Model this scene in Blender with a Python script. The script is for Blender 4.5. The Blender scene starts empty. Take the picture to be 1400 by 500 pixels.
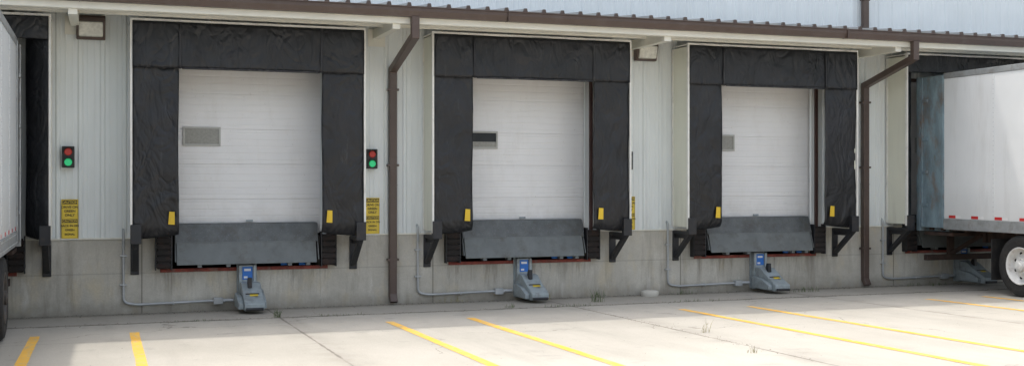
import bpy, math, random, bmesh
from mathutils import Vector, Matrix, noise
random.seed(7)
D = bpy.data
scene = bpy.context.scene
PITCH = 4.49
C0 = 2.09
SL = 0.0165
def gz(y): return -SL*y if y < 0 else 0.0

# ------------------------------------------------------------------ materials
class NT:
    def __init__(s, m):
        m.use_nodes = True
        s.t = m.node_tree; s.n = s.t.nodes; s.l = s.t.links
        s.b = s.n['Principled BSDF']
        s.tc = s.n.new('ShaderNodeTexCoord')
    def set(s, sock, v):
        if isinstance(v, bpy.types.NodeSocket): s.l.new(v, sock)
        else:
            if isinstance(v, (tuple, list)) and len(v) == 3 and sock.type == 'RGBA': v = (*v, 1)
            sock.default_value = v
    def math(s, op, a, b=None, clamp=False):
        n = s.n.new('ShaderNodeMath'); n.operation = op; n.use_clamp = clamp
        s.set(n.inputs[0], a)
        if b is not None: s.set(n.inputs[1], b)
        return n.outputs[0]
    def ramp(s, v, a, b, c=0.0, d=1.0):
        n = s.n.new('ShaderNodeMapRange'); n.clamp = True
        s.set(n.inputs[0], v); s.set(n.inputs[1], a); s.set(n.inputs[2], b); s.set(n.inputs[3], c); s.set(n.inputs[4], d)
        return n.outputs[0]
    def noise(s, scale, stretch=(1, 1, 1), detail=3, rough=.6, off=(0, 0, 0), dist=0.0, rot=(0, 0, 0)):
        mp = s.n.new('ShaderNodeMapping'); s.l.new(s.tc.outputs['Object'], mp.inputs[0])
        mp.inputs['Scale'].default_value = stretch; mp.inputs['Location'].default_value = off; mp.inputs['Rotation'].default_value = rot
        n = s.n.new('ShaderNodeTexNoise'); s.l.new(mp.outputs[0], n.inputs['Vector'])
        n.inputs['Scale'].default_value = scale; n.inputs['Detail'].default_value = detail
        n.inputs['Roughness'].default_value = rough; n.inputs['Distortion'].default_value = dist
        return n.outputs['Fac']
    def mix(s, f, a, b, mode='MIX'):
        n = s.n.new('ShaderNodeMix'); n.data_type = 'RGBA'; n.blend_type = mode
        s.set(n.inputs[0], f); s.set(n.inputs[6], a); s.set(n.inputs[7], b)
        return n.outputs[2]
    def xyz(s):
        n = s.n.new('ShaderNodeSeparateXYZ'); s.l.new(s.tc.outputs['Object'], n.inputs[0]); return n.outputs
    def bump(s, h, strength=.3, dist=.01):
        n = s.n.new('ShaderNodeBump'); n.inputs['Strength'].default_value = strength
        n.inputs['Distance'].default_value = dist; s.l.new(h, n.inputs['Height']); s.l.new(n.outputs[0], s.b.inputs['Normal'])

def mat(name, col, rough=.6, metal=0.0, var=.15, scale=3.0, stretch=(1, 1, 1), dirt=None, dirt_amt=.0,
        dscale=2.0, dstretch=(1, 1, 1), bump=0.0, bscale=40.0, bstretch=(1, 1, 1), bdist=.004, emit=None, spec=.5):
    m = D.materials.new(name); t = NT(m)
    f = t.noise(scale, stretch)
    c1 = tuple(max(0, c*(1-var)) for c in col); c2 = tuple(min(1, c*(1+var)) for c in col)
    c = t.mix(t.ramp(f, .3, .7), c1, c2)
    if dirt:
        g = t.noise(dscale, dstretch, detail=5, rough=.7, off=(3.1, 7.7, 1.3))
        c = t.mix(t.ramp(g, .5, .75, 0, dirt_amt), c, dirt)
    t.set(t.b.inputs['Base Color'], c)
    t.b.inputs['Metallic'].default_value = metal
    t.b.inputs['Specular IOR Level'].default_value = spec
    t.set(t.b.inputs['Roughness'], t.ramp(f, .2, .8, max(0, rough-.08), min(1, rough+.08)))
    if bump > 0: t.bump(t.noise(bscale, bstretch), bump, bdist)
    if emit:
        t.b.inputs['Emission Color'].default_value = (*emit[0], 1); t.b.inputs['Emission Strength'].default_value = emit[1]
    return m

def siding_mat(name, col, grime=(.34, .31, .25), amt=.35, lowz=1.1):
    m = D.materials.new(name); t = NT(m); x, y, z = t.xyz()
    c = t.mix(t.ramp(t.noise(.8), .3, .7), tuple(k*.95 for k in col), tuple(min(1, k*1.04) for k in col))
    st = t.noise(6, (1, 1, .12), detail=5)
    low = t.ramp(z, lowz, lowz+.9, 1, .25)
    c = t.mix(t.math('MULTIPLY', t.ramp(st, .48, .75, 0, amt), low), c, grime)
    t.set(t.b.inputs['Base Color'], c)
    t.b.inputs['Roughness'].default_value = .45
    t.bump(t.noise(2.5, (1, 1, .4), detail=2), .25, .01)
    return m
M_sid = siding_mat('siding_paint', (.745, .78, .775))
M_sidup = siding_mat('upper_siding_paint', (.74, .80, .83), amt=.15, lowz=4.4)
M_cream = siding_mat('cream_trim', (.77, .76, .68), amt=.3)
M_cream2 = siding_mat('shelter_side_fabric', (.75, .75, .64), amt=.45)
M_white = mat('white_trim', (.80, .79, .74), .5, var=.06, dirt=(.4, .38, .33), dirt_amt=.4, dscale=6)
M_soff = mat('soffit_metal', (.58, .57, .50), .5, var=.15, dirt=(.18, .16, .13), dirt_amt=.6, dscale=3, dstretch=(1, 3, 1))
M_brown = mat('bronze_paint', (.085, .058, .048), .42, var=.12, scale=2, dirt=(.16, .135, .12), dirt_amt=.3, dscale=5)
M_brownrust = mat('jamb_paint', (.07, .035, .03), .6, var=.2)
M_roof = mat('roof_metal', (.30, .31, .31), .4, metal=.3)
M_dark = mat('dark_interior', (.012, .012, .012), .9)
M_pit = mat('pit_steel', (.03, .024, .02), .8, var=.4, scale=6)

m = D.materials.new('door_white'); t = NT(m); x, y, z = t.xyz()
c = t.mix(t.ramp(t.noise(.9), .3, .7), (.80, .80, .795), (.85, .85, .845))
c = t.mix(t.ramp(t.noise(3, (1, 1, .25), detail=6, rough=.75), .52, .8, 0, .2), c, (.48, .45, .39))
c = t.mix(t.ramp(t.noise(22, (1, 1, 1), detail=2), .70, .78, 0, .35), c, (.35, .32, .28))
lowd = t.math('MULTIPLY', t.ramp(z, 1.3, 1.75, .3, 0), t.ramp(t.noise(4, detail=5), .35, .65))
c = t.mix(lowd, c, (.42, .40, .35))
t.set(t.b.inputs['Base Color'], c); t.b.inputs['Roughness'].default_value = .45
t.bump(t.noise(90), .12, .002); M_door = m

m = D.materials.new('black_vinyl'); t = NT(m)
c = t.mix(t.ramp(t.noise(2.2, detail=5), .35, .7), (.006, .007, .009), (.014, .015, .019))
c = t.mix(t.ramp(t.noise(9, (1, 1, .18), detail=5, rough=.75, off=(4, 2, 1)), .60, .85, 0, .45), c, (.11, .115, .12))
c = t.mix(t.ramp(t.noise(2.6, (1, 1, .8), detail=5, rough=.7, off=(1, 5, 9)), .56, .78, 0, .22), c, (.06, .064, .07))
t.set(t.b.inputs['Base Color'], c)
t.set(t.b.inputs['Roughness'], t.ramp(t.noise(5), .3, .7, .33, .50))
# diagonal creases from the hanging fabric
n1 = t.noise(2.6, (1, 1, .55), detail=2, dist=1.2, rot=(0, .75, 0))
n2 = t.noise(3.4, (1, 1, .5), detail=2, dist=1.0, rot=(0, -.8, 0), off=(5, 1, 2))
r1 = t.math('ABSOLUTE', t.math('SUBTRACT', n1, .5)); r2 = t.math('ABSOLUTE', t.math('SUBTRACT', n2, .5))
h = t.math('ADD', t.math('ADD', t.ramp(r1, 0, .16), t.math('MULTIPLY', t.ramp(r2, 0, .13), .7)), t.math('MULTIPLY', t.noise(120, detail=1), .03))
t.bump(h, .48, .022); M_vinyl = m
M_vinyl2 = mat('scuffed_vinyl', (.018, .019, .023), .45, var=.4, scale=5, stretch=(1, 1, .3), dirt=(.13, .13, .13), dirt_amt=.5, dscale=10, dstretch=(1, 1, .2), bump=.3, bscale=8, bdist=.02)
M_yel = mat('yellow_tag', (.75, .50, .03), .5, var=.15)
M_steel = mat('leveler_steel', (.15, .165, .165), .55, metal=.15, var=.14, scale=4, dirt=(.08, .07, .055), dirt_amt=.6, dscale=5, bump=.1)
m = D.materials.new('tread_plate'); t = NT(m); x, y, z = t.xyz()
c = t.mix(t.ramp(t.noise(5), .3, .7), (.09, .10, .102), (.14, .15, .152))
ck = t.n.new('ShaderNodeTexVoronoi'); ck.inputs['Scale'].default_value = 30; t.l.new(t.tc.outputs['Object'], ck.inputs['Vector'])
c = t.mix(t.ramp(ck.outputs['Distance'], .1, .3, .35, 0), c, (.26, .27, .28))
c = t.mix(t.ramp(t.noise(6, detail=5, rough=.7), .5, .7, 0, .5), c, (.075, .065, .05))
t.set(t.b.inputs['Base Color'], c); t.b.inputs['Roughness'].default_value = .55; t.b.inputs['Metallic'].default_value = .15
t.bump(ck.outputs['Distance'], .5, .006); M_tread = m
M_black = mat('black_steel', (.018, .020, .024), .5, var=.3, scale=5, dirt=(.08, .055, .04), dirt_amt=.5, dscale=9)
M_rubber = mat('bumper_rubber', (.018, .015, .014), .85, var=.45, scale=8, dirt=(.08, .04, .027), dirt_amt=.6, dscale=6, bump=.5, bscale=30)
M_galv = mat('galvanised_grey', (.32, .37, .39), .45, metal=.15, var=.15, scale=8, dirt=(.13, .11, .09), dirt_amt=.6, dscale=7, bump=.1)
M_pipe = mat('conduit_steel', (.42, .44, .45), .4, metal=.3, var=.15)
M_blue = mat('blue_label', (.02, .16, .55), .4, var=.1)
M_red = mat('worn_red_paint', (.26, .06, .045), .8, var=.35, scale=8, dirt=(.25, .21, .17), dirt_amt=.8, dscale=7, bump=.5, bscale=25)
M_glass = mat('lens_glass', (.66, .66, .60), .15, var=.2, scale=14)
M_win = mat('window_screen', (.30, .30, .27), .35, var=.12, scale=30)
M_winf = mat('window_frame_grey', (.46, .46, .43), .5, var=.08)
M_winD = mat('window_glass_dark', (.03, .035, .04), .08, var=.1)
M_redl = mat('red_lens', (.40, .03, .02), .3, emit=((1, .04, .02), .06))
M_grnl = mat('green_lens', (.02, .35, .15), .3, emit=((.05, 1, .35), .28))
M_sigb = mat('signal_black', (.015, .015, .015), .5)
M_sign = mat('sign_yellow', (.74, .54, .05), .5, var=.08, scale=9, dirt=(.35, .28, .12), dirt_amt=.3, dscale=10)
M_signk = mat('sign_black', (.012, .012, .012), .5)

m = D.materials.new('foundation_concrete'); t = NT(m); x, y, z = t.xyz()
c = t.mix(t.ramp(t.noise(1.3, detail=5), .35, .68), (.46, .44, .385), (.60, .58, .515))
c = t.mix(t.ramp(t.noise(3, (1, 1, .5), detail=5, off=(9, 1, 4)), .52, .70, 0, .6), c, (.60, .52, .36))
c = t.mix(t.ramp(t.noise(5, (1, 1, .3), detail=5, off=(1, 9, 2)), .60, .70, 0, .5), c, (.70, .69, .65))
big = t.ramp(t.noise(.9, detail=3, off=(4, 4, 4)), .38, .62, .15, 1)
st = t.math('MULTIPLY', t.ramp(t.noise(6, (1, 1, .12), detail=5, rough=.7), .48, .70, 0, .75), big)
c = t.mix(st, c, (.27, .245, .20))
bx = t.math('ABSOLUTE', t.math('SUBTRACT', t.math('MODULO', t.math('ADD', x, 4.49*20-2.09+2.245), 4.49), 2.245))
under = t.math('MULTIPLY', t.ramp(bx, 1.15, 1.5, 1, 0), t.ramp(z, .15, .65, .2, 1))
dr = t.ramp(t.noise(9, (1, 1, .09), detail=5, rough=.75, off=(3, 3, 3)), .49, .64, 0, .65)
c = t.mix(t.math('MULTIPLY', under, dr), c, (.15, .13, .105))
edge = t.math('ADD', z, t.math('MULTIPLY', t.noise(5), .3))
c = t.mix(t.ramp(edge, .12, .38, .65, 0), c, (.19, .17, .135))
ln = t.math('ABSOLUTE', t.math('SUBTRACT', z, .60))
c = t.mix(t.ramp(ln, .004, .014, .3, 0), c, (.18, .17, .15))
fx = t.math('ABSOLUTE', t.math('SUBTRACT', t.math('MODULO', t.math('ADD', x, 4.49*20-2.09), 4.49), 2.95))
c = t.mix(t.ramp(fx, .005, .014, .7, 0), c, (.12, .11, .09))
c = t.mix(t.ramp(t.noise(60, detail=2), .35, .65, .0, .2), c, (.28, .26, .22))
t.set(t.b.inputs['Base Color'], c); t.b.inputs['Roughness'].default_value = .9
t.bump(t.noise(14, detail=6, rough=.7), .5, .012); M_found = m

m = D.materials.new('yard_concrete'); t = NT(m); x, y, z = t.xyz()
c = t.mix(t.ramp(t.noise(.35, detail=4), .35, .68), (.40, .375, .325), (.475, .445, .39))
c = t.mix(t.ramp(t.noise(1.6, (1, .35, 1), detail=6, rough=.7), .45, .75, 0, .42), c, (.32, .295, .25))
c = t.mix(t.ramp(t.noise(1.1, (2.2, .18, 1), detail=4, off=(5, 5, 0)), .55, .75, 0, .3), c, (.24, .225, .20))
c = t.mix(t.ramp(t.noise(55, detail=3, rough=.8), .40, .66, 0, .30), c, (.28, .26, .22))
c = t.mix(t.ramp(t.noise(130, detail=1), .62, .72, 0, .5), c, (.60, .57, .52))
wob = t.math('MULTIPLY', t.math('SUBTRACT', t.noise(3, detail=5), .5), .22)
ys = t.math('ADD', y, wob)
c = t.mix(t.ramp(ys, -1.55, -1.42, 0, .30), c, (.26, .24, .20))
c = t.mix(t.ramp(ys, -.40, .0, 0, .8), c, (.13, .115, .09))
j1 = t.ramp(t.math('ABSOLUTE', t.math('ADD', ys, 1.48)), .02, .09, .85, 0)
j1 = t.math('MULTIPLY', j1, t.ramp(t.noise(2.5, detail=5, off=(2, 2, 2)), .35, .55, .3, 1))
c = t.mix(j1, c, (.085, .075, .06))
ph = t.math('ADD', x, 4.49*20-2.38)
fr = t.math('ABSOLUTE', t.math('SUBTRACT', t.math('MODULO', t.math('ADD', ph, 2.245), 4.49), 2.245))
fr = t.math('ADD', fr, t.math('MULTIPLY', t.math('SUBTRACT', t.noise(4, detail=4), .5), .05))
c = t.mix(t.math('MULTIPLY', t.ramp(fr, .006, .022, .8, 0), t.ramp(t.noise(1.2), .35, .5, .4, 1)), c, (.12, .105, .085))
c = t.mix(t.math('MULTIPLY', t.ramp(fr, .0, .35, .32, 0), t.ramp(t.noise(2.2, detail=5), .4, .6)), c, (.20, .18, .15))
fy = t.math('ABSOLUTE', t.math('SUBTRACT', t.math('MODULO', t.math('ADD', y, 402.2), 5.5), 2.75))
c = t.mix(t.ramp(fy, .005, .016, .45, 0), c, (.14, .125, .10))
oil = t.math('MULTIPLY', t.ramp(t.noise(1.9, detail=4, off=(11, 4, 0)), .62, .74, 0, .45), t.ramp(y, -8, -2, .4, 1))
c = t.mix(oil, c, (.15, .14, .125))
vo = t.n.new('ShaderNodeTexVoronoi'); vo.feature = 'DISTANCE_TO_EDGE'; vo.inputs['Scale'].default_value = .16
vadd = t.n.new('ShaderNodeVectorMath'); vadd.operation = 'ADD'; t.l.new(t.tc.outputs['Object'], vadd.inputs[0])
nz = t.n.new('ShaderNodeTexNoise'); nz.inputs['Scale'].default_value = 1.5; nz.inputs['Detail'].default_value = 5
t.l.new(t.tc.outputs['Object'], nz.inputs['Vector']); t.l.new(nz.outputs['Color'], vadd.inputs[1]); t.l.new(vadd.outputs[0], vo.inputs['Vector'])
c = t.mix(t.math('MULTIPLY', t.ramp(vo.outputs['Distance'], .0008, .0022, .6, 0), t.ramp(t.noise(.4, off=(7, 1, 0)), .48, .55)), c, (.15, .135, .11))
t.set(t.b.inputs['Base Color'], c); t.b.inputs['Roughness'].default_value = .88
t.bump(t.math('ADD', t.noise(30, detail=5, rough=.7), t.math('MULTIPLY', t.noise(160, detail=1), .5)), .4, .007); M_ground = m

m = D.materials.new('line_paint'); t = NT(m)
w = t.noise(14, (1, .5, 1), detail=6, rough=.8)
c = t.mix(t.ramp(t.noise(1.5), .3, .7), (.76, .42, .05), (.84, .50, .085))
c = t.mix(t.ramp(w, .50, .64, 0, .75), c, (.44, .39, .30))
t.set(t.b.inputs['Base Color'], c); t.b.inputs['Roughness'].default_value = .8
t.bump(t.noise(40), .3, .004); M_line = m

m = D.materials.new('trailer_white'); t = NT(m); x, y, z = t.xyz()
c = t.mix(t.ramp(t.noise(.7), .3, .7), (.73, .75, .755), (.81, .825, .83))
c = t.mix(t.ramp(t.noise(3, (1, 1, .15), detail=5, rough=.7), .5, .78, 0, .3), c, (.38, .37, .34))
c = t.mix(t.ramp(z, 1.2, 1.9, .25, 0), c, (.36, .35, .32))
t.set(t.b.inputs['Base Color'], c); t.b.inputs['Roughness'].default_value = .35
t.bump(t.noise(1.8, detail=2), .15, .02); M_trail = m
M_talu = mat('trailer_aluminium', (.45, .47, .48), .42, metal=.5, var=.15, scale=5, dirt=(.2, .15, .11), dirt_amt=.6, dscale=6)
M_tpost = mat('weathered_frame', (.22, .30, .34), .6, metal=.1, var=.3, scale=5, stretch=(1, 1, .4), dirt=(.22, .12, .06), dirt_amt=.85, dscale=4, dstretch=(1, 1, .5), bump=.3)
M_rust = mat('chassis_rust', (.04, .024, .018), .8, var=.5, scale=6, dirt=(.09, .045, .03), dirt_amt=.7, dscale=5)
M_tyre = mat('tyre_rubber', (.02, .02, .02), .8, var=.3, scale=9, dirt=(.08, .07, .06), dirt_amt=.5, dscale=6)
M_rim = mat('white_rim', (.72, .72, .70), .45, var=.12, scale=9, dirt=(.25, .17, .11), dirt_amt=.5, dscale=7)
M_rimd = mat('grimy_steel_rim', (.06, .055, .05), .6, var=.3, scale=9, dirt=(.16, .10, .06), dirt_amt=.6, dscale=7)
M_tred = mat('tape_red', (.55, .03, .03), .4, var=.1)
M_twht = mat('tape_white', (.75, .75, .75), .4, var=.08)
M_weed = mat('weed_green', (.08, .12, .035), .7, var=.4, scale=20)
M_dry = mat('dry_grass', (.30, .27, .14), .8, var=.3, scale=20)
M_grit = mat('grit', (.22, .20, .165), .95, var=.5, scale=30)
M_rock = mat('concrete_lump', (.55, .53, .47), .9, var=.15, bump=.4)

# ------------------------------------------------------------------ geometry
def empty(name, loc=(0, 0, 0)):
    e = D.objects.new(name, None); e.location = loc; e.empty_display_size = .3
    scene.collection.objects.link(e); return e

class P:
    def __init__(s): s.v = []; s.f = []
    def add(s, vs, fs):
        o = len(s.v); s.v += [tuple(v) for v in vs]; s.f += [tuple(i+o for i in f) for f in fs]; return s
    def box(s, x0, x1, y0, y1, z0, z1):
        if x0 > x1: x0, x1 = x1, x0
        if y0 > y1: y0, y1 = y1, y0
        return s.add([(x0, y0, z0), (x1, y0, z0), (x1, y1, z0), (x0, y1, z0), (x0, y0, z1), (x1, y0, z1), (x1, y1, z1), (x0, y1, z1)],
                     [(0, 3, 2, 1), (4, 5, 6, 7), (0, 1, 5, 4), (1, 2, 6, 5), (2, 3, 7, 6), (3, 0, 4, 7)])
    def prism(s, prof, x0, x1):
        n = len(prof)
        vs = [(x0, a, b) for a, b in prof]+[(x1, a, b) for a, b in prof]
        fs = [tuple(range(n)), tuple(range(2*n-1, n-1, -1))]
        fs += [(i, i+n, (i+1) % n+n, (i+1) % n) for i in range(n)]
        return s.add(vs, fs)
    def beam(s, a, b, w, h):
        a = Vector(a); b = Vector(b); d = (b-a).normalized()
        up = Vector((0, 0, 1)) if abs(d.z) < .95 else Vector((0, 1, 0))
        r = d.cross(up).normalized(); u = r.cross(d).normalized()
        vs = []
        for p in (a, b):
            for i, j in ((-1, -1), (1, -1), (1, 1), (-1, 1)): vs.append(p+r*i*w/2+u*j*h/2)
        return s.add(vs, [(0, 1, 2, 3), (7, 6, 5, 4), (0, 4, 5, 1), (1, 5, 6, 2), (2, 6, 7, 3), (3, 7, 4, 0)])
    def cyl(s, a, b, r, n=16, r2=None):
        a = Vector(a); b = Vector(b); d = (b-a).normalized(); r2 = r if r2 is None else r2
        up = Vector((0, 0, 1)) if abs(d.z) < .9 else Vector((1, 0, 0))
        e = d.cross(up).normalized(); u = e.cross(d)
        vs = [a+(e*math.cos(k*2*math.pi/n)+u*math.sin(k*2*math.pi/n))*r for k in range(n)]
        vs += [b+(e*math.cos(k*2*math.pi/n)+u*math.sin(k*2*math.pi/n))*r2 for k in range(n)]
        fs = [(k, (k+1) % n, (k+1) % n+n, k+n) for k in range(n)]+[tuple(range(n-1, -1, -1)), tuple(range(n, 2*n))]
        return s.add(vs, fs)
    def rev(s, prof, c, n=40):
        vs = []; m = len(prof)
        for k in range(n):
            a = 2*math.pi*k/n
            for r, xo in prof: vs.append((c[0]+xo, c[1]+r*math.cos(a), c[2]+r*math.sin(a)))
        fs = []
        for k in range(n):
            k2 = (k+1) % n
            for i in range(m-1): fs.append((k*m+i, k*m+i+1, k2*m+i+1, k2*m+i))
        return s.add(vs, fs)
    def done(s, name, mat, parent=None, bevel=0, smooth=False, solid=0):
        me = D.meshes.new(name); me.from_pydata(s.v, [], s.f); me.update()
        o = D.objects.new(name, me); scene.collection.objects.link(o); me.materials.append(mat)
        if parent:
            o.parent = parent
            if parent.location.length > 0: o.matrix_parent_inverse = Matrix.Translation(parent.location).inverted()
        bm = bmesh.new(); bm.from_mesh(me); bmesh.ops.recalc_face_normals(bm, faces=bm.faces); bm.to_mesh(me); bm.free()
        if smooth:
            for p in me.polygons: p.use_smooth = True
        if solid:
            md = o.modifiers.new('s', 'SOLIDIFY'); md.thickness = solid; md.offset = 0
        if bevel:
            md = o.modifiers.new('b', 'BEVEL'); md.width = bevel; md.segments = 2; md.limit_method = 'ANGLE'
        return o

def tube(name, pts, r, mat, parent=None, fillet=.12):
    P3 = [Vector(p) for p in pts]; out = [P3[0]]
    for i in range(1, len(P3)-1):
        a, b, c = P3[i-1], P3[i], P3[i+1]
        fl = min(fillet, (a-b).length*.45, (c-b).length*.45)
        p = b+(a-b).normalized()*fl; q = b+(c-b).normalized()*fl
        for k in range(7):
            u = k/6; out.append(p*(1-u)**2+b*2*u*(1-u)+q*u*u)
    out.append(P3[-1])
    cu = D.curves.new(name, 'CURVE'); cu.dimensions = '3D'; cu.bevel_depth = r; cu.bevel_resolution = 4; cu.use_fill_caps = True
    sp = cu.splines.new('POLY'); sp.points.add(len(out)-1)
    for k, v in enumerate(out): sp.points[k].co = (*v, 1)
    o = D.objects.new(name, cu); scene.collection.objects.link(o); cu.materials.append(mat)
    if parent:
        o.parent = parent
        if parent.location.length > 0: o.matrix_parent_inverse = Matrix.Translation(parent.location).inverted()
    return o

def ribs(xa, xb, pitch=.305, major=.022, minor=.004):
    pts = [(xa, 0)]
    k0 = int(math.floor(xa/pitch))-1; k1 = int(math.ceil(xb/pitch))+1
    for k in range(k0, k1+1):
        c = k*pitch
        for dx, d in ((-.042, 0), (-.02, major), (.02, major), (.042, 0), (.09, 0), (.098, minor), (.112, minor), (.12, 0), (.185, 0), (.193, minor), (.207, minor), (.215, 0)):
            if xa < c+dx < xb: pts.append((c+dx, d))
    pts.append((xb, 0)); return pts
def siding(p, xa, xb, z0, z1, y=0.0):
    pr = ribs(xa, xb); n = len(pr)
    p.add([(x, y-d, z0) for x, d in pr]+[(x, y-d, z1) for x, d in pr], [(i, i+1, i+1+n, i+n) for i in range(n-1)])

# ------------------------------------------------------------------ ground
XA, XB = -26.0, 44.0
g = P()
ysn = [-600, -40]+[-40+2*i for i in range(1, 20)]+[0, 600]
zs = [SL*40, SL*40]+[gz(-40+2*i) for i in range(1, 20)]+[0, 0]
xsn = [-600, XA]+[XA+5*i for i in range(1, 14)]+[XB, 600]
vs = [(x, y, z) for y, z in zip(ysn, zs) for x in xsn]; nx = len(xsn)
fs = [(j*nx+i, j*nx+i+1, (j+1)*nx+i+1, (j+1)*nx+i) for j in range(len(ysn)-1) for i in range(nx-1)]
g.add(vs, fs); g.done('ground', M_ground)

for k in range(-3, 7):
    for xx in (3.70+(k-1)*PITCH, 4.87+(k-1)*PITCH):
        p = P(); w = .058; rr = random.uniform(-.05, .05)
        n = 24; vs = []
        for i in range(n+1):
            y = -2.58+rr-(10.2*i/n)
            vs += [(xx-w+random.uniform(-.005, .005), y, gz(y)+.004), (xx+w+random.uniform(-.005, .005), y, gz(y)+.004)]
        p.add(vs, [(2*i, 2*i+1, 2*i+3, 2*i+2) for i in range(n)])
        p.done('parking_line', M_line)

# ------------------------------------------------------------------ building
B = empty('warehouse_building')
bays = list(range(-4, 9))
centers = [C0+PITCH*k for k in bays]
OW = 1.22; OT = 3.85; FL = 1.25; CT = 1.11
sid = P(); con = P(); pit = P(); red = P(); jamb = P()
prev = XA
for c in centers:
    siding(sid, prev, c-OW, CT-.01, 4.62)
    siding(sid, c-OW, c+OW, OT, 4.62)
    con.box(prev, c-1.12, -.025, .4, -.5, CT)
    con.box(c-1.12, c+1.12, -.025, .4, -.5, .62)
    red.box(c-1.28, c+1.24, -.034, -.0, .60, .652)
    pit.box(c-1.12, c+1.12, .9, .95, .3, 1.3); pit.box(c-1.12, c+1.12, .402, .9, .6, .62)
    pit.box(c-1.16, c-1.122, .402, .9, .6, 1.3); pit.box(c+1.122, c+1.16, .402, .9, .6, 1.3)
    for sx in (-1, 1):
        jamb.box(c+sx*OW, c+sx*(OW+.05), -.05, .25, CT+.002, OT)
    jamb.box(c-OW-.05, c+OW+.05, -.05, .25, OT+.001, OT+.05)
    prev = c+1.12
con.box(prev, XB, -.025, .4, -.5, CT)
siding(sid, prev+.1, XB, CT-.01, 4.62)
sid.done('lower_siding', M_sid, B)
con.done('foundation_wall', M_found, B, bevel=.006)
pit.done('leveler_pit', M_pit, B)
red.done('dock_edge_strip', M_red, B, bevel=.006)
jamb.done('door_jambs', M_brownrust, B, bevel=.004)
p = P(); pv = XA
for c in centers:
    p.box(pv, c-OW-.05, -.045, -.002, CT+.0, CT+.022); pv = c+OW+.05
p.box(pv, XB, -.045, -.002, CT, CT+.022); p.done('base_flashing', M_cream, B)
up = P(); siding(up, XA, XB, 4.60, 10.0, 0.0); up.done('upper_siding', M_sidup, B)
p = P(); p.box(XA, XA+.05, .05, 25, -.3, 9.95); p.box(XB-.05, XB, .05, 25, -.3, 9.95); p.box(XA, XB, 24.9, 25, -.3, 9.95)
p.done('side_and_rear_walls', M_sidup, B)
p = P(); p.box(XA-.1, XB+.1, -.08, 25.1, 10.0, 10.15); p.done('main_roof', M_roof, B)
p = P(); p.box(XA+.1, XB-.1, 1.4, 1.45, 0, 9); p.done('inner_partition', M_dark, B)
can = P(); pr = ribs(XA, XB, major=.03); n = len(pr)
can.add([(x, -1.40, 4.42-d) for x, d in pr]+[(x, .0, 4.56-d) for x, d in pr], [(i, i+1, i+1+n, i+n) for i in range(n-1)])
can.done('canopy_soffit', M_soff, B)
rf = P(); pr = ribs(XA, XB, major=.05, minor=0); n = len(pr)
rf.add([(x, -1.47, 4.545+d) for x, d in pr]+[(x, -.03, 4.69+d) for x, d in pr], [(i, i+1, i+1+n, i+n) for i in range(n-1)])
rf.done('canopy_roof', M_roof, B)
p = P(); p.box(XA, XB, -1.40, -1.36, 4.30, 4.54); p.box(XA, XB, -1.36, -1.28, 4.295, 4.31); p.box(XA, XB, -.70, -.66, 4.33, 4.455)
p.done('eave_beam', M_cream, B)
p = P()
p.prism([(-1.402, 4.39), (-1.50, 4.39), (-1.535, 4.47), (-1.535, 4.52), (-1.555, 4.525), (-1.555, 4.54), (-1.402, 4.54)], XA, XB)
for kk in range(int(XA/.305), int(XB/.305)):
    x = kk*.305
    p.add([(x-.036, -1.50, 4.542), (x+.036, -1.50, 4.542), (x+.02, -1.50, 4.60), (x-.02, -1.50, 4.60), (x-.036, -1.44, 4.542), (x+.036, -1.44, 4.542), (x+.02, -1.44, 4.60), (x-.02, -1.44, 4.60)],
          [(0, 1, 2, 3), (4, 7, 6, 5), (0, 4, 5, 1), (1, 5, 6, 2), (2, 6, 7, 3), (3, 7, 4, 0)])
x = XA+1.3
while x < XB:
    p.box(x, x+.012, -1.56, -1.40, 4.385, 4.546); x += 6.1
p.done('gutter', M_brown, B)
p = P()
for kk in range(-3, 8):
    x = C0+2.02+kk*PITCH
    p.box(x-.06, x+.06, -1.35, -.03, 4.22, 4.37)
    p.box(x-.14, x+.14, -.035, -.03, 4.1, 4.37)
p.done('canopy_outriggers', M_cream, B, bevel=.005)

def door(c, k):
    d = P(); prof = []
    z = FL-.1; H = .535
    while z < OT:
        zz = z
        prof += [(zz, .0), (zz+.006, .0), (zz+.010, .014), (zz+.016, .014)]
        for i in range(5):
            a = zz+.016+(i+.5)*(H-.016)/5
            prof += [(a-.012, .014), (a-.007, .0110), (a+.007, .0110), (a+.012, .014)]
        z += H
        prof.append((z-.001, .014))
    n = len(prof)
    d.add([(c-OW, .13-o, zz) for zz, o in prof]+[(c+OW, .13-o, zz) for zz, o in prof], [(i, i+1, i+1+n, i+n) for i in range(n-1)])
    d.done('dock_door_panel', M_door, B)
    wx1 = c-.385; wx0 = wx1-.56; z0 = 2.50; z1 = 2.79; y = .112
    f = P()
    f.box(wx0, wx1, y-.02, y, z0, z0+.03); f.box(wx0, wx1, y-.02, y, z1-.03, z1)
    f.box(wx0, wx0+.03, y-.02, y, z0+.031, z1-.031); f.box(wx1-.03, wx1, y-.02, y, z0+.031, z1-.031)
    f.done('door_window_frame', M_winf, B, bevel=.004)
    g = P(); g.box(wx0+.03, wx1-.03, y-.006, y+.002, z0+.03, z1-.03)
    g.done('door_window_pane', M_winD if k == 1 else M_win, B)
    if k == 1:
        g = P(); g.box(wx0+.03, wx1-.03, y-.009, y-.0065, z0+.03, z0+.115); g.done('door_window_sticker', M_win, B)
    h = P(); h.box(c+.0, c+.10, .085, .112, 1.34, 1.37); h.done('door_handle', M_galv, B)
for i, c in zip(bays, centers): door(c, i)

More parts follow.
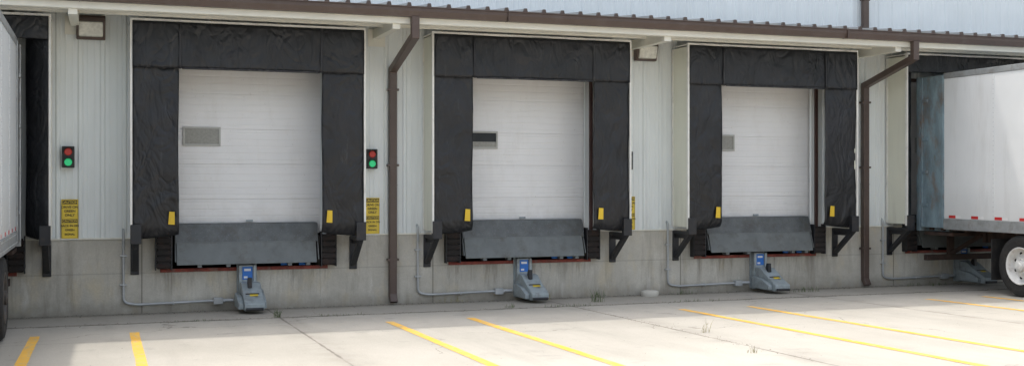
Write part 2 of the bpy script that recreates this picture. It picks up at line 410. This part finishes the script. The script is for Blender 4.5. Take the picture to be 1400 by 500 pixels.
# ------------------------------------------------------------------ downspouts
def downspout(x):
    e = empty('downspout', (x, -.08, 0)); p = P(); w = .12
    prof_f = [(-1.52, 4.395), (-1.52, 4.07), (-.135, 3.69), (-.135, .17), (-.20, .06)]
    prof_b = [(-.13, .03), (-.035, .13), (-.035, 3.775), (-1.42, 4.155), (-1.42, 4.395)]
    L = prof_f+prof_b; n = len(L)
    m_ = len(prof_f)
    vs = [(x-w/2, a_, b_) for a_, b_ in L]+[(x+w/2, a_, b_) for a_, b_ in L]
    fs = []
    F = list(range(m_)); Bk = list(range(n-1, m_-1, -1))
    for i in range(m_-1):
        fs.append((F[i], F[i+1], Bk[i+1], Bk[i])); fs.append((F[i]+n, F[i+1]+n, Bk[i+1]+n, Bk[i]+n))
        fs.append((F[i], F[i+1], F[i+1]+n, F[i]+n)); fs.append((Bk[i], Bk[i+1], Bk[i+1]+n, Bk[i]+n))
    p.add(vs, fs); p.done('pipe', M_brown, e, bevel=.012)
    s = P()
    for z in (.7, 2.2, 3.4):
        s.box(x-w/2-.03, x+w/2+.03, -.142, -.03, z, z+.035)
    s.box(x-w/2-.006, x+w/2+.006, -.143, -.028, 1.9, 1.905)
    s.done('straps', M_brown, e)
for kk in (-2, 0, 2, 4, 6): downspout(4.36+kk*PITCH)
e = empty('upper_downspout', (13.37, -.1, 0)); p = P(); p.box(13.28, 13.40, -.13, -.04, 4.70, 9.9); p.box(13.26, 13.42, -.135, -.03, 5.3, 5.33); p.done('pipe', M_brown, e, bevel=.01)

# ------------------------------------------------------------------ shelters
def curtain(p, x0, x1, z0, z1, y, nx, nz, amp, seed, taper=None, curl=0.0, yfun=None):
    vs = []
    for j in range(nz+1):
        for i in range(nx+1):
            u = i/nx; v = j/nz
            x = x0+(x1-x0)*u; z = z0+(z1-z0)*v
            q = Vector((x*1.6+seed, z*1.3+x*.9, seed))
            d = noise.noise(q)*amp
            d += abs(noise.noise(Vector((x*2.1-z*2.3+seed, z*1.2+x*1.0, 8))))*amp*.8
            yy = y+d
            if yfun: yy += yfun(u, v)
            if curl and v < .08: yy += curl*(1-v/.08)**2
            if taper: x, z = taper(u, v, x, z)
            vs.append((x, yy, z))
    p.add(vs, [(j*(nx+1)+i, j*(nx+1)+i+1, (j+1)*(nx+1)+i+1, (j+1)*(nx+1)+i) for j in range(nz) for i in range(nx)])

def shelter(c, k, docked=False):
    e = empty('dock_shelter', (c, -.3, 1.1)); yf = -.60; HW = 1.70; T = 4.27; HB = 3.60; BT = 1.13
    f = P()
    for sx in (-1, 1):
        f.box(c+sx*HW, c+sx*(HW-.03), yf+.02, -.03, BT+.05, T-.02)
    f.box(c-HW+.031, c+HW-.031, yf+.02, -.03, T-.05, T-.02)
    f.done('side_and_top_panels', M_cream2, e)
    w = P()
    for sx in (-1, 1):
        w.box(c+sx*(HW+.018), c+sx*(HW-.012), yf-.03, yf+.018, BT+.02, T+.0)
        w.box(c+sx*(HW+.012), c+sx*(HW+.001), -.075, -.03, BT+.05, T-.02)
    w.box(c-HW-.018, c+HW+.018, yf-.03, yf+.018, T+.001, T+.035)
    w.box(c-HW-.018, c+HW+.018, yf+.0181, -.05, T+.005, T+.02)
    w.done('edge_trim', M_white, e)
    cu = P(); se = 3.3*k+c
    iw = 1.045 if not docked else 1.38
    for sx in (-1, 1):
        def tp(u, v, x, z, sx=sx):
            uu = u if sx == 1 else 1-u
            inner = 1-uu
            if v < .05: z += .06*inner*inner*(1-v/.05)
            lean = .006*math.sin(v*7+se+sx)*inner
            return x-sx*lean, z
        xa, xb = (c+iw, c+HW-.013) if sx == 1 else (c-HW+.013, c-iw)
        yfun = None
        if docked:
            yfun = (lambda u, v: .28*(1-u)**1.5) if sx == 1 else (lambda u, v: .28*u**1.5)
        curtain(cu, xa, xb, BT, HB+.08 if not docked else 4.0, yf-.0, 16, 70, .030, se+sx*7, tp, curl=.06, yfun=yfun)
    cu.done('side_curtains', M_vinyl, e, smooth=True, solid=.012)
    hd = P(); hb = HB if not docked else 3.95
    curtain(hd, c-HW+.013, c+HW-.013, hb, T, yf-.04, 60, 14, .018, se+2, None)
    hd.done('head_curtain', M_vinyl, e, smooth=True, solid=.012)
    s = P()
    if not docked:
        for sx in (-1, 1):
            curtain(s, c+sx*1.03-.018, c+sx*1.03+.018, HB-.005, T-.01, yf-.059, 2, 8, .008, se+2)
        curtain(s, c-1.0, c+1.0, HB-.012, HB+.018, yf-.059, 30, 2, .008, se+1)
        s.done('seam_strips', M_vinyl2, e, smooth=True, solid=.008)
        y = P()
        for sx in (-1, 1):
            xx = c+sx*1.15
            y.add([(xx-.045, yf-.048, 1.34), (xx+.045, yf-.051, 1.335), (xx+.045, yf-.053, 1.52), (xx-.03, yf-.049, 1.525)], [(0, 1, 2, 3)])
        y.done('guide_tags', M_yel, e, solid=.006)
    b = P()
    for sx in (-1, 1):
        x = c+sx*(HW-.06)
        b.box(x-.075, x+.075, yf-.06, yf+.03, 1.06, 1.34)
        b.box(x-.05, x+.05, yf+.031, -.027, 1.05, 1.105)
        b.beam((x, yf+.0, 1.08), (x, -.05, .66), .085, .07)
        b.box(x-.06, x+.06, -.05, -.0255, .58, 1.10)
        b.box(x-.012, x+.012, yf+.05, -.05, .98, 1.05)
    b.done('support_brackets', M_black, e, bevel=.006)
    bb = P()
    for sx in (-1, 1):
        x = c+sx*1.235
        bb.box(x-.09, x+.09, -.16, -.036, .66, 1.14)
        for q in range(5):
            bb.box(x-.105, x+.105, -.175, -.15, .68+q*.092, .75+q*.092)
    eb = empty('dock_bumper_pair', (c, -.1, .9))
    bb.done('bumpers', M_rubber, eb, bevel=.006)
    br = P()
    for sx in (-1, 1):
        x = c+sx*1.235
        br.box(x-sx*.106, x-sx*.125, -.17, -.03, .64, 1.18)
        br.box(x+sx*.106, x+sx*.12, -.17, -.03, .64, 1.18)
    br.done('bumper_angles', M_black, eb, bevel=.003)
for i, c in zip(bays, centers):
    if -3 <= i <= 6: shelter(c, i, docked=(i in (-1, 3)))

# ------------------------------------------------------------------ levelers
def leveler(c, k):
    e = empty('dock_leveler', (c, 0, 1.2)); W = 1.07
    p = P()
    p.prism([(-.045, 1.315), (-.02, 1.325), (.10, 1.325), (.10, 1.29), (.0, 1.27), (-.12, 1.04), (-.15, 1.035)], c-W, c+W)
    p.done('deck_edge', M_tread, e, bevel=.004)
    q = P()
    q.prism([(-.152, 1.033), (-.12, 1.033), (-.215, .745), (-.225, .72), (-.255, .715)], c-W+.02, c+W-.04)
    q.done('lip_plate', M_steel, e, bevel=.005)
    h = P(); h.cyl((c-W+.03, -.135, 1.035), (c+W-.05, -.135, 1.035), .018, 10)
    for xx in (-.72, -.30, .62, .9):
        h.box(c+xx-.03, c+xx+.03, -.24, -.10, .675, .725)
    for sx in (-1, 1):
        h.prism([(-.0, 1.26), (-.12, 1.03), (-.22, .76), (-.03, .76)], c+sx*(W-.005)-.008, c+sx*(W-.005)+.008)
    h.done('hinge_and_stops', M_steel, e)
    b = P(); b.cyl((c+.50, -.10, .70), (c+.66, -.10, .70), .028, 12); b.cyl((c+.78, -.10, .69), (c+.90, -.10, .69), .022, 12)
    b.done('blue_rollers', M_blue, e)
    dk = P(); dk.box(c-1.1, c+1.1, .102, .9, 1.25, 1.29); dk.done('deck', M_tread, e)
for i, c in zip(bays, centers):
    if -3 <= i <= 6: leveler(c, i)

# ------------------------------------------------------------------ restraints + conduits
def restraint(c, k):
    e = empty('vehicle_restraint', (c, -.3, 0)); c -= .01
    p = P()
    p.box(c-.15, c+.15, -.05, -.026, .05, .70)
    p.box(c-.13, c-.085, -.17, -.051, .05, .69); p.box(c+.085, c+.13, -.17, -.051, .05, .69)
    p.box(c-.084, c+.084, -.14, -.051, .36, .69)
    p.done('rail', M_galv, e, bevel=.006)
    q = P()
    q.prism([(-.172, .06), (-.80, .06), (-.84, .10), (-.84, .17), (-.62, .27), (-.34, .43), (-.172, .44)], c-.12, c+.17)
    q.prism([(-.20, .08), (-.74, .08), (-.74, .16), (-.50, .25), (-.20, .28)], c-.20, c-.121)
    q.prism([(-.20, .08), (-.70, .08), (-.70, .19), (-.30, .33), (-.20, .33)], c+.171, c+.215)
    q.done('housing', M_galv, e, bevel=.012)
    h = P(); h.prism([(-.36, .44), (-.40, .52), (-.46, .52), (-.47, .37), (-.42, .37)], c-.03, c+.03)
    h.cyl((c-.19, -.55, .19), (c+.21, -.55, .19), .03, 12); h.cyl((c-.10, -.845, .09), (c+.15, -.845, .09), .022, 10)
    h.box(c-.08, c+.12, -.60, -.50, .285, .30)
    h.done('hook', M_black, e, bevel=.005)
    l = P(); l.box(c-.075, c+.075, -.146, -.141, .47, .665); l.done('label', M_blue, e)
    l = P(); l.box(c-.05, c+.05, -.149, -.1465, .60, .635); l.box(c-.055, c+.0, -.149, -.1465, .49, .52); l.done('label_print', M_twht, e)
    l = P(); l.box(c+.05, c+.09, -.68, -.64, .268, .272)
    l.add([(c-.02, -.645, .2625), (c+.1, -.645, .2625), (c+.1, -.56, .301), (c-.02, -.56, .301)], [(0, 1, 2, 3)]); l.done('warning_sticker', M_sign, e)
    x0 = c-1.80+.01
    e2 = empty('electrical_conduit', (x0, -.05, 1))
    tube('pipe', [(x0, .0, 1.26), (x0, -.055, 1.22), (x0, -.055, .17), (x0+.18, -.07, .135), (c-.50, -.10, .16), (c-.33, -.12, .15)], .019, M_pipe, e2, fillet=.2)
    s = P(); s.box(c-.50, c-.36, -.15, -.05, .11, .205); s.box(x0-.05, x0+.05, -.08, -.027, .85, .875); s.box(x0-.05, x0+.05, -.08, -.027, .42, .445)
    s.box(x0+.7, x0+.72, -.11, -.027, .12, .17)
    s.cyl((c-.36, -.10, .16), (c-.2, -.12, .16), .028, 10)
    s.done('junction_box_and_clips', M_pipe, e2, bevel=.004)
for i, c in zip(bays, centers):
    if -3 <= i <= 6: restraint(c, i)

# ------------------------------------------------------------------ wall lights
def wall_light(x):
    e = empty('wall_light', (x, -.1, 4.2)); p = P()
    p.prism([(-.03, 4.03), (-.03, 4.38), (-.15, 4.38), (-.20, 4.34), (-.20, 4.29), (-.13, 4.03)], x-.20, x+.20)
    p.done('housing', M_brown, e, bevel=.012)
    l = P(); l.prism([(-.203, 4.285), (-.24, 4.27), (-.19, 4.075), (-.14, 4.06)], x-.165, x+.165); l.done('lens', M_glass, e, bevel=.012)
    f = P(); f.prism([(-.215, 4.288), (-.215, 4.31), (-.195, 4.31), (-.195, 4.288)], x-.185, x+.185)
    for q in (-.175, .175):
        f.prism([(-.215, 4.287), (-.19, 4.287), (-.125, 4.058), (-.15, 4.058)], x+q-.01, x+q+.01)
    f.prism([(-.15, 4.04), (-.16, 4.058), (-.12, 4.058), (-.12, 4.04)], x-.185, x+.185)
    f.done('lens_frame', M_brown, e)
for kk in (-2, 0, 2, 4): wall_light(-.16+kk*PITCH)

# ------------------------------------------------------------------ signal lights + signs
def signal(x):
    e = empty('dock_signal_light', (x, -.1, 2.3)); z = 2.315; p = P()
    p.box(x-.085, x+.085, -.13, -.035, z-.155, z+.155); p.box(x-.03, x+.03, -.034, -.02, z-.1, z+.1)
    p.done('housing', M_sigb, e, bevel=.012)
    for dz, mm, nm in ((.075, M_redl, 'red_lamp'), (-.075, M_grnl, 'green_lamp')):
        l = P(); l.cyl((x, -.128, z+dz), (x, -.143, z+dz), .056, 24, .045); l.done(nm, mm, e)
        h = P(); n = 14; vs = []
        for yy in (-.13, -.21):
            for i in range(n+1):
                a = math.radians(-10+200*i/n); rr = .066
                vs.append((x+rr*math.cos(a), yy if yy > -.2 else -.13-.08*max(.15, math.sin(max(0, min(math.pi, a)))), z+dz+rr*math.sin(a)))
        h.add(vs, [(i, i+1, i+n+2, i+n+1) for i in range(n)]); h.done('visor', M_sigb, e, solid=.004)
def text(s, x, y, z, size, m, parent):
    cu = D.curves.new('lettering', 'FONT'); cu.body = s; cu.size = size; cu.align_x = 'CENTER'; cu.align_y = 'CENTER'; cu.offset = size*.025
    o = D.objects.new('lettering', cu); scene.collection.objects.link(o); cu.materials.append(m)
    o.rotation_euler = (math.radians(90), 0, 0); o.location = (x, y, z); o.parent = parent
    o.matrix_parent_inverse = Matrix.Translation(parent.location).inverted()
def sign(x):
    e = empty('caution_sign', (x, -.04, 1.4)); p = P(); z0, z1 = 1.125, 1.70
    p.box(x-.115, x+.115, -.045, -.036, z0, z1); p.done('plate', M_sign, e, bevel=.003)
    b = P(); y0, y1 = -.0475, -.0455
    b.box(x-.105, x+.105, y0, y1, z1-.07, z1-.012); b.box(x-.105, x+.105, y0, y1, z0+.235, z0+.285)
    for a in (-.108, .105): b.box(x+a, x+a+.003, y0, y1, z0+.01, z1-.08)
    b.done('printed_bands', M_signk, e)
    text('CAUTION', x, -.049, z1-.042, .050, M_sign, e); text('CAUTION', x, -.049, z0+.26, .045, M_sign, e)
    for i, s in enumerate(('DRIVE ON', 'GREEN', 'ONLY')): text(s, x, -.048, z1-.115-.058*i, .050, M_signk, e)
    for i, s in enumerate(('BACK IN ON', 'GREEN', 'SIGNAL')): text(s, x, -.048, z0+.19-.062*i, .042, M_signk, e)
for kk in (-1, 0, 1, 2, 3, 4):
    signal(-.47+kk*PITCH-(.03 if kk == 2 else 0)); sign(-.45+kk*PITCH)

# ------------------------------------------------------------------ trailers
def trailer(c, post, rimm):
    e = empty('semi_trailer', (c, -7, 0)); HWt = 1.30; yr = -.40; yn = -14.6; zb = 1.10; zt = 3.90
    p = P(); p.box(c-HWt, c+HWt, yn, yr-.72, zb+.19, zt-.10); p.done('box_body', M_trail, e, bevel=.01)
    p = P()
    y = yr-.72-1.22
    while y > yn+.2:
        for sx in (-1, 1):
            p.box(c+sx*(HWt+.001), c+sx*(HWt+.006), y-.025, y+.025, zb+.20, zt-.11)
        y -= 1.22
    p.done('panel_seams', M_trail, e)
    p = P()
    y = yr-.72-1.22
    while y > yn+.2:
        for sx in (-1, 1):
            z = zb+.26
            while z < zt-.15:
                if y > -6: p.box(c+sx*(HWt+.006), c+sx*(HWt+.010), y-.005, y+.005, z, z+.01)
                z += .08
        y -= 1.22
    y = yr-.75
    while y > -7:
        for sx in (-1, 1):
            for z in (zb+.04, zb+.15): p.box(c+sx*(HWt+.015), c+sx*(HWt+.020), y-.007, y+.007, z, z+.014)
        y -= .1
    p.done('rivets', M_talu, e)
    p = P()
    for sx in (-1, 1):
        p.box(c+sx*(HWt-.04), c+sx*(HWt+.015), yn, yr-.721, zb, zb+.189)
        p.box(c+sx*(HWt-.04), c+sx*(HWt+.012), yn, yr-.721, zt-.099, zt)
    p.box(c-HWt+.041, c+HWt-.041, yn, yr-.722, zt-.06, zt-.01)
    p.done('rails', M_talu, e, bevel=.006)
    p = P()
    for sx in (-1, 1):
        p.box(c+sx*(HWt-.12), c+sx*(HWt+.02), yr, yr-.10, zb-.05, zt-.02)
        p.box(c+sx*(HWt-.03), c+sx*(HWt+.004), yr-.101, yr-.719, zb+.02, zt-.03)
        p.box(c+sx*(HWt+.005), c+sx*(HWt+.024), yr-.13, yr-.16, zb+.02, zt-.03)
        p.box(c+sx*(HWt+.005), c+sx*(HWt+.018), yr-.66, yr-.715, zb+.02, zt-.03)
        for z in (1.5, 2.1, 2.7, 3.4):
            p.box(c+sx*(HWt+.005), c+sx*(HWt+.03), yr-.161, yr-.30, z, z+.06)
    p.box(c-HWt+.12, c+HWt-.12, yr, yr-.719, zt-.12, zt-.03); p.box(c-HWt+.12, c+HWt-.12, yr, yr-.719, zb-.05, zb+.08)
    p.done('rear_frame', post, e, bevel=.008)
    a = P(); b = P(); y = yr-.85
    while y > yn+.5:
        for sx in (-1, 1):
            a.box(c+sx*(HWt+.001), c+sx*(HWt+.004), y, y-.17, zb+.205, zb+.255)
            b.box(c+sx*(HWt+.001), c+sx*(HWt+.004), y-.171, y-.30, zb+.205, zb+.255)
        y -= .56
    a.done('reflective_tape_red', M_tred, e); b.done('reflective_tape_white', M_twht, e)
    p = P()
    y = yr-.3
    while y > yn+.3:
        p.box(c-HWt+.05, c+HWt-.05, y-.03, y+.03, zb-.03, zb+.10); y -= .3
    for sx in (-1, 1):
        p.box(c+sx*.42, c+sx*.56, yr-.9, yr-5.4, .86, zb-.031)
        for yy in (-2.93, -4.18):
            p.box(c+sx*.40, c+sx*.58, yy-.5, yy+.5, .66, .86)
            p.beam((c+sx*.5, yy+.45, .72), (c+sx*.5, yy-.05, .60), .12, .10)
    for yy in (-2.93, -4.18):
        p.cyl((c-1.2, yy, gz(yy)+.52), (c+1.2, yy, gz(yy)+.52), .065, 14)
        p.cyl((c-.25, yy+.35, .75), (c-.25, yy-.1, .75), .09, 12)
    p.box(c-.6, c+.6, yr-.9, yr-.98, .86, 1.06)
    for sx in (-1, 1):
        p.box(c+sx*.55, c+sx*.67, yr-.04, yr-.12, .58, zb-.051)
        p.beam((c+sx*.61, yr-.12, .62), (c+sx*.61, yr-.9, 1.0), .08, .06)
    p.box(c-1.18, c+1.18, yr-.03, yr-.14, .50, .60)
    p.box(c-1.27, c+1.27, yr-.15, yr-.9, .98, 1.04)
    for sx in (-1, 1):
        p.box(c+sx*.85, c+sx*.98, -11.6, -11.72, .25, 1.07); p.box(c+sx*.78, c+sx*1.05, -11.5, -11.82, gz(-11.6)+.005, .26)
    p.box(c-.85, c+.85, -11.63, -11.69, .7, .78)
    p.done('chassis', M_rust, e, bevel=.006)
    f = P()
    for sx in (-1, 1):
        f.box(c+sx*.70, c+sx*1.27, -2.25, -2.265, .28, .98)
        f.box(c+sx*.70, c+sx*1.27, -4.86, -4.875, .28, .98)
    f.done('mud_flaps', M_tyre, e)
    ty = P(); rm = P(); hb = P(); hole = P()
    for yy in (-2.93, -4.18):
        zc = gz(yy)+.515
        for sx in (-1, 1):
            for off in (0, .33):
                xo = c+sx*(HWt-.015-off)
                pr = [(.30, 0), (.33, .012), (.42, .018), (.475, .005), (.505, -.03), (.512, -.06), (.500, -.066), (.500, -.074), (.512, -.08), (.513, -.125), (.500, -.13), (.500, -.138), (.513, -.143), (.512, -.19), (.50, -.196), (.50, -.204), (.512, -.21), (.505, -.235), (.475, -.265), (.42, -.28), (.30, -.26)]
                ty.rev([(r, sx*o) for r, o in pr], (xo, yy, zc), 48)
                if off == 0: pr2 = [(.302, .0), (.312, .012), (.300, .018), (.285, .0), (.272, -.05), (.262, -.10), (.235, -.112), (.20, -.085), (.165, -.085), (.15, -.08), (.148, -.03)]
                else: pr2 = [(.302, -.25), (.285, -.2), (.28, -.02), (.302, 0)]
                rm.rev([(r, sx*o) for r, o in pr2], (xo, yy, zc), 48)
                if off == 0:
                    hb.cyl((xo-sx*.10, yy, zc), (xo+sx*.03, yy, zc), .085, 20); hb.cyl((xo+sx*.03, yy, zc), (xo+sx*.045, yy, zc), .065, 20, .05)
                    hb.cyl((xo-sx*.2, yy, zc), (xo-sx*.035, yy, zc), .15, 24)
                    for q in range(10):
                        a_ = q*math.pi/5
                        hb.cyl((xo-sx*.10, yy+.118*math.cos(a_), zc+.118*math.sin(a_)), (xo-sx*.012, yy+.118*math.cos(a_), zc+.118*math.sin(a_)), .013, 6)
                    for q in range(8):
                        a_ = (q+.5)*math.pi/4
                        cy, cz = yy+.215*math.cos(a_), zc+.215*math.sin(a_)
                        hole.cyl((xo-sx*.105, cy, cz), (xo-sx*.090, cy, cz), .026, 14)
    ty.done('tyres', M_tyre, e, smooth=False); rm.done('rims', rimm, e, smooth=True); hb.done('hubs', rimm, e); hole.done('rim_hand_holes', M_dark, e)
trailer(C0-PITCH+.0, M_talu, M_rimd)
trailer(C0+3*PITCH, M_tpost, M_rim)

# ------------------------------------------------------------------ weeds and debris
def weeds(name, x, y, r, n, h, m, ry=.5):
    e = P()
    for i in range(n):
        a = random.uniform(0, 6.28); d = r*random.random()**.7
        bx, by = x+d*math.cos(a), y+d*math.sin(a)*ry; bz = gz(by)
        hh = h*random.uniform(.3, 1); la = random.uniform(0, 6.28); ln = hh*random.uniform(.1, .7)
        w = random.uniform(.0015, .004); tx, ty_ = math.cos(la)*ln, math.sin(la)*ln
        px, py = -math.sin(la)*w, math.cos(la)*w
        e.add([(bx-px, by-py, bz), (bx+px, by+py, bz), (bx+px+tx*.4, by+py+ty_*.4, bz+hh*.6), (bx-px+tx*.4, by-py+ty_*.4, bz+hh*.6), (bx+tx, by+ty_, bz+hh)],
              [(0, 1, 2, 3), (3, 2, 4)])
        if random.random() < .4:
            q = Vector((bx+tx*.3, by+ty_*.3, bz+hh*.45)); s = hh*.11
            e.add([q, q+Vector((s, .3*s, s*.4)), q+Vector((1.6*s, 0, s)), q+Vector((.5*s, -.3*s, s*.8))], [(0, 1, 2, 3)])
    e.done(name, m)
for (x, y, r, n, h, m, ry) in [(2.35, -1.42, .07, 26, .15, M_weed, .5), (5.9, -1.35, .10, 20, .09, M_weed, .5), (7.55, -.95, .12, 34, .26, M_weed, .5), (6.9, -.30, .08, 18, .20, M_dry, .5),
                           (7.05, -5.35, .06, 11, .20, M_dry, .5), (6.6, -7.2, .12, 12, .10, M_dry, .5), (6.9, -1.5, .5, 40, .06, M_weed, .1), (11.7, -.6, .35, 40, .12, M_weed, .3),
                           (9.5, -.2, .3, 26, .11, M_weed, .3), (1.2, -1.5, .5, 30, .04, M_weed, .1), (5.3, -.15, .3, 26, .12, M_dry, .3), (3.2, -1.48, .4, 26, .05, M_weed, .1),
                           (9.0, -1.5, .6, 36, .05, M_weed, .1), (14.6, -.3, .5, 30, .09, M_weed, .3)]:
    weeds('weed_clump', x, y, r, n, h, m, ry)
gr = P()
def pebble(x, y, s):
    z = gz(y); vs = []
    for dx, dy, dz in ((-1, -1, 0), (1, -1, 0), (1, 1, 0), (-1, 1, 0), (-.5, -.6, 1), (.6, -.5, .9), (.5, .6, 1), (-.6, .5, .8)):
        vs.append((x+dx*s*random.uniform(.5, 1), y+dy*s*random.uniform(.5, 1), z+dz*s*random.uniform(.5, 1)))
    gr.add(vs, [(4, 5, 6, 7), (0, 1, 5, 4), (1, 2, 6, 5), (2, 3, 7, 6), (3, 0, 4, 7)])
for i in range(1400): pebble(random.uniform(-3, 17), -1.48+random.gauss(0, .06), random.uniform(.003, .010))
for i in range(1600): pebble(random.uniform(-3, 17), -.03-abs(random.gauss(0, .10)), random.uniform(.004, .016))
for i in range(300): pebble(random.uniform(-2, 16), random.uniform(-8, -.2), random.uniform(.002, .006))
for i in range(160): pebble(6.88+random.gauss(0, .05), random.uniform(-8, -1.5), random.uniform(.003, .007))
gr.done('gravel_debris', M_grit)
lp = P(); vs = []
for j, (rr, zz) in enumerate(((.15, 0), (.16, .04), (.15, .085), (.11, .10), (.02, .104))):
    for i in range(14):
        a = i*2*math.pi/14; vs.append((8.83+rr*math.cos(a)*random.uniform(.93, 1.05), -.24+rr*.8*math.sin(a), zz))
lp.add(vs, [(j*14+i, j*14+(i+1) % 14, (j+1)*14+(i+1) % 14, (j+1)*14+i) for j in range(4) for i in range(14)])
lp.done('concrete_pipe_cap', M_rock, smooth=True)

# ------------------------------------------------------------------ light
sv = Vector((-.6, 1.0, 2.9)).normalized()
sun = D.lights.new('sun', 'SUN'); sun.energy = 2.0; sun.angle = math.radians(1.2); sun.color = (1, .95, .87)
so = D.objects.new('sun', sun); scene.collection.objects.link(so); so.rotation_euler = sv.to_track_quat('Z', 'Y').to_euler(); so.location = (-10, 10, 30)
w = D.worlds.new('World'); scene.world = w; w.use_nodes = True
nt = w.node_tree; bg = nt.nodes['Background']; sk = nt.nodes.new('ShaderNodeTexSky'); sk.sky_type = 'NISHITA'; sk.sun_disc = False
sk.sun_elevation = math.asin(sv.z); sk.sun_rotation = math.atan2(sv.x, sv.y); sk.dust_density = 5.0; sk.air_density = 1.3; sk.ozone_density = 1.0
hs = nt.nodes.new('ShaderNodeHueSaturation'); hs.inputs['Saturation'].default_value = .48; hs.inputs['Value'].default_value = 2.25
nt.links.new(sk.outputs[0], hs.inputs['Color']); nt.links.new(hs.outputs[0], bg.inputs[0]); bg.inputs[1].default_value = .15
scene.view_settings.view_transform = 'Standard'; scene.view_settings.look = 'None'; scene.view_settings.exposure = 0

# ------------------------------------------------------------------ camera
cam = D.cameras.new('camera'); co = D.objects.new('camera', cam); scene.collection.objects.link(co)
co.location = (0, -18, 1.97); co.rotation_euler = (math.radians(90), 0, math.radians(-19.6))
cam.sensor_width = 36; cam.lens = 36*1572/1400; cam.shift_y = -3/1400; cam.clip_end = 2000; cam.clip_start = .1
scene.camera = co
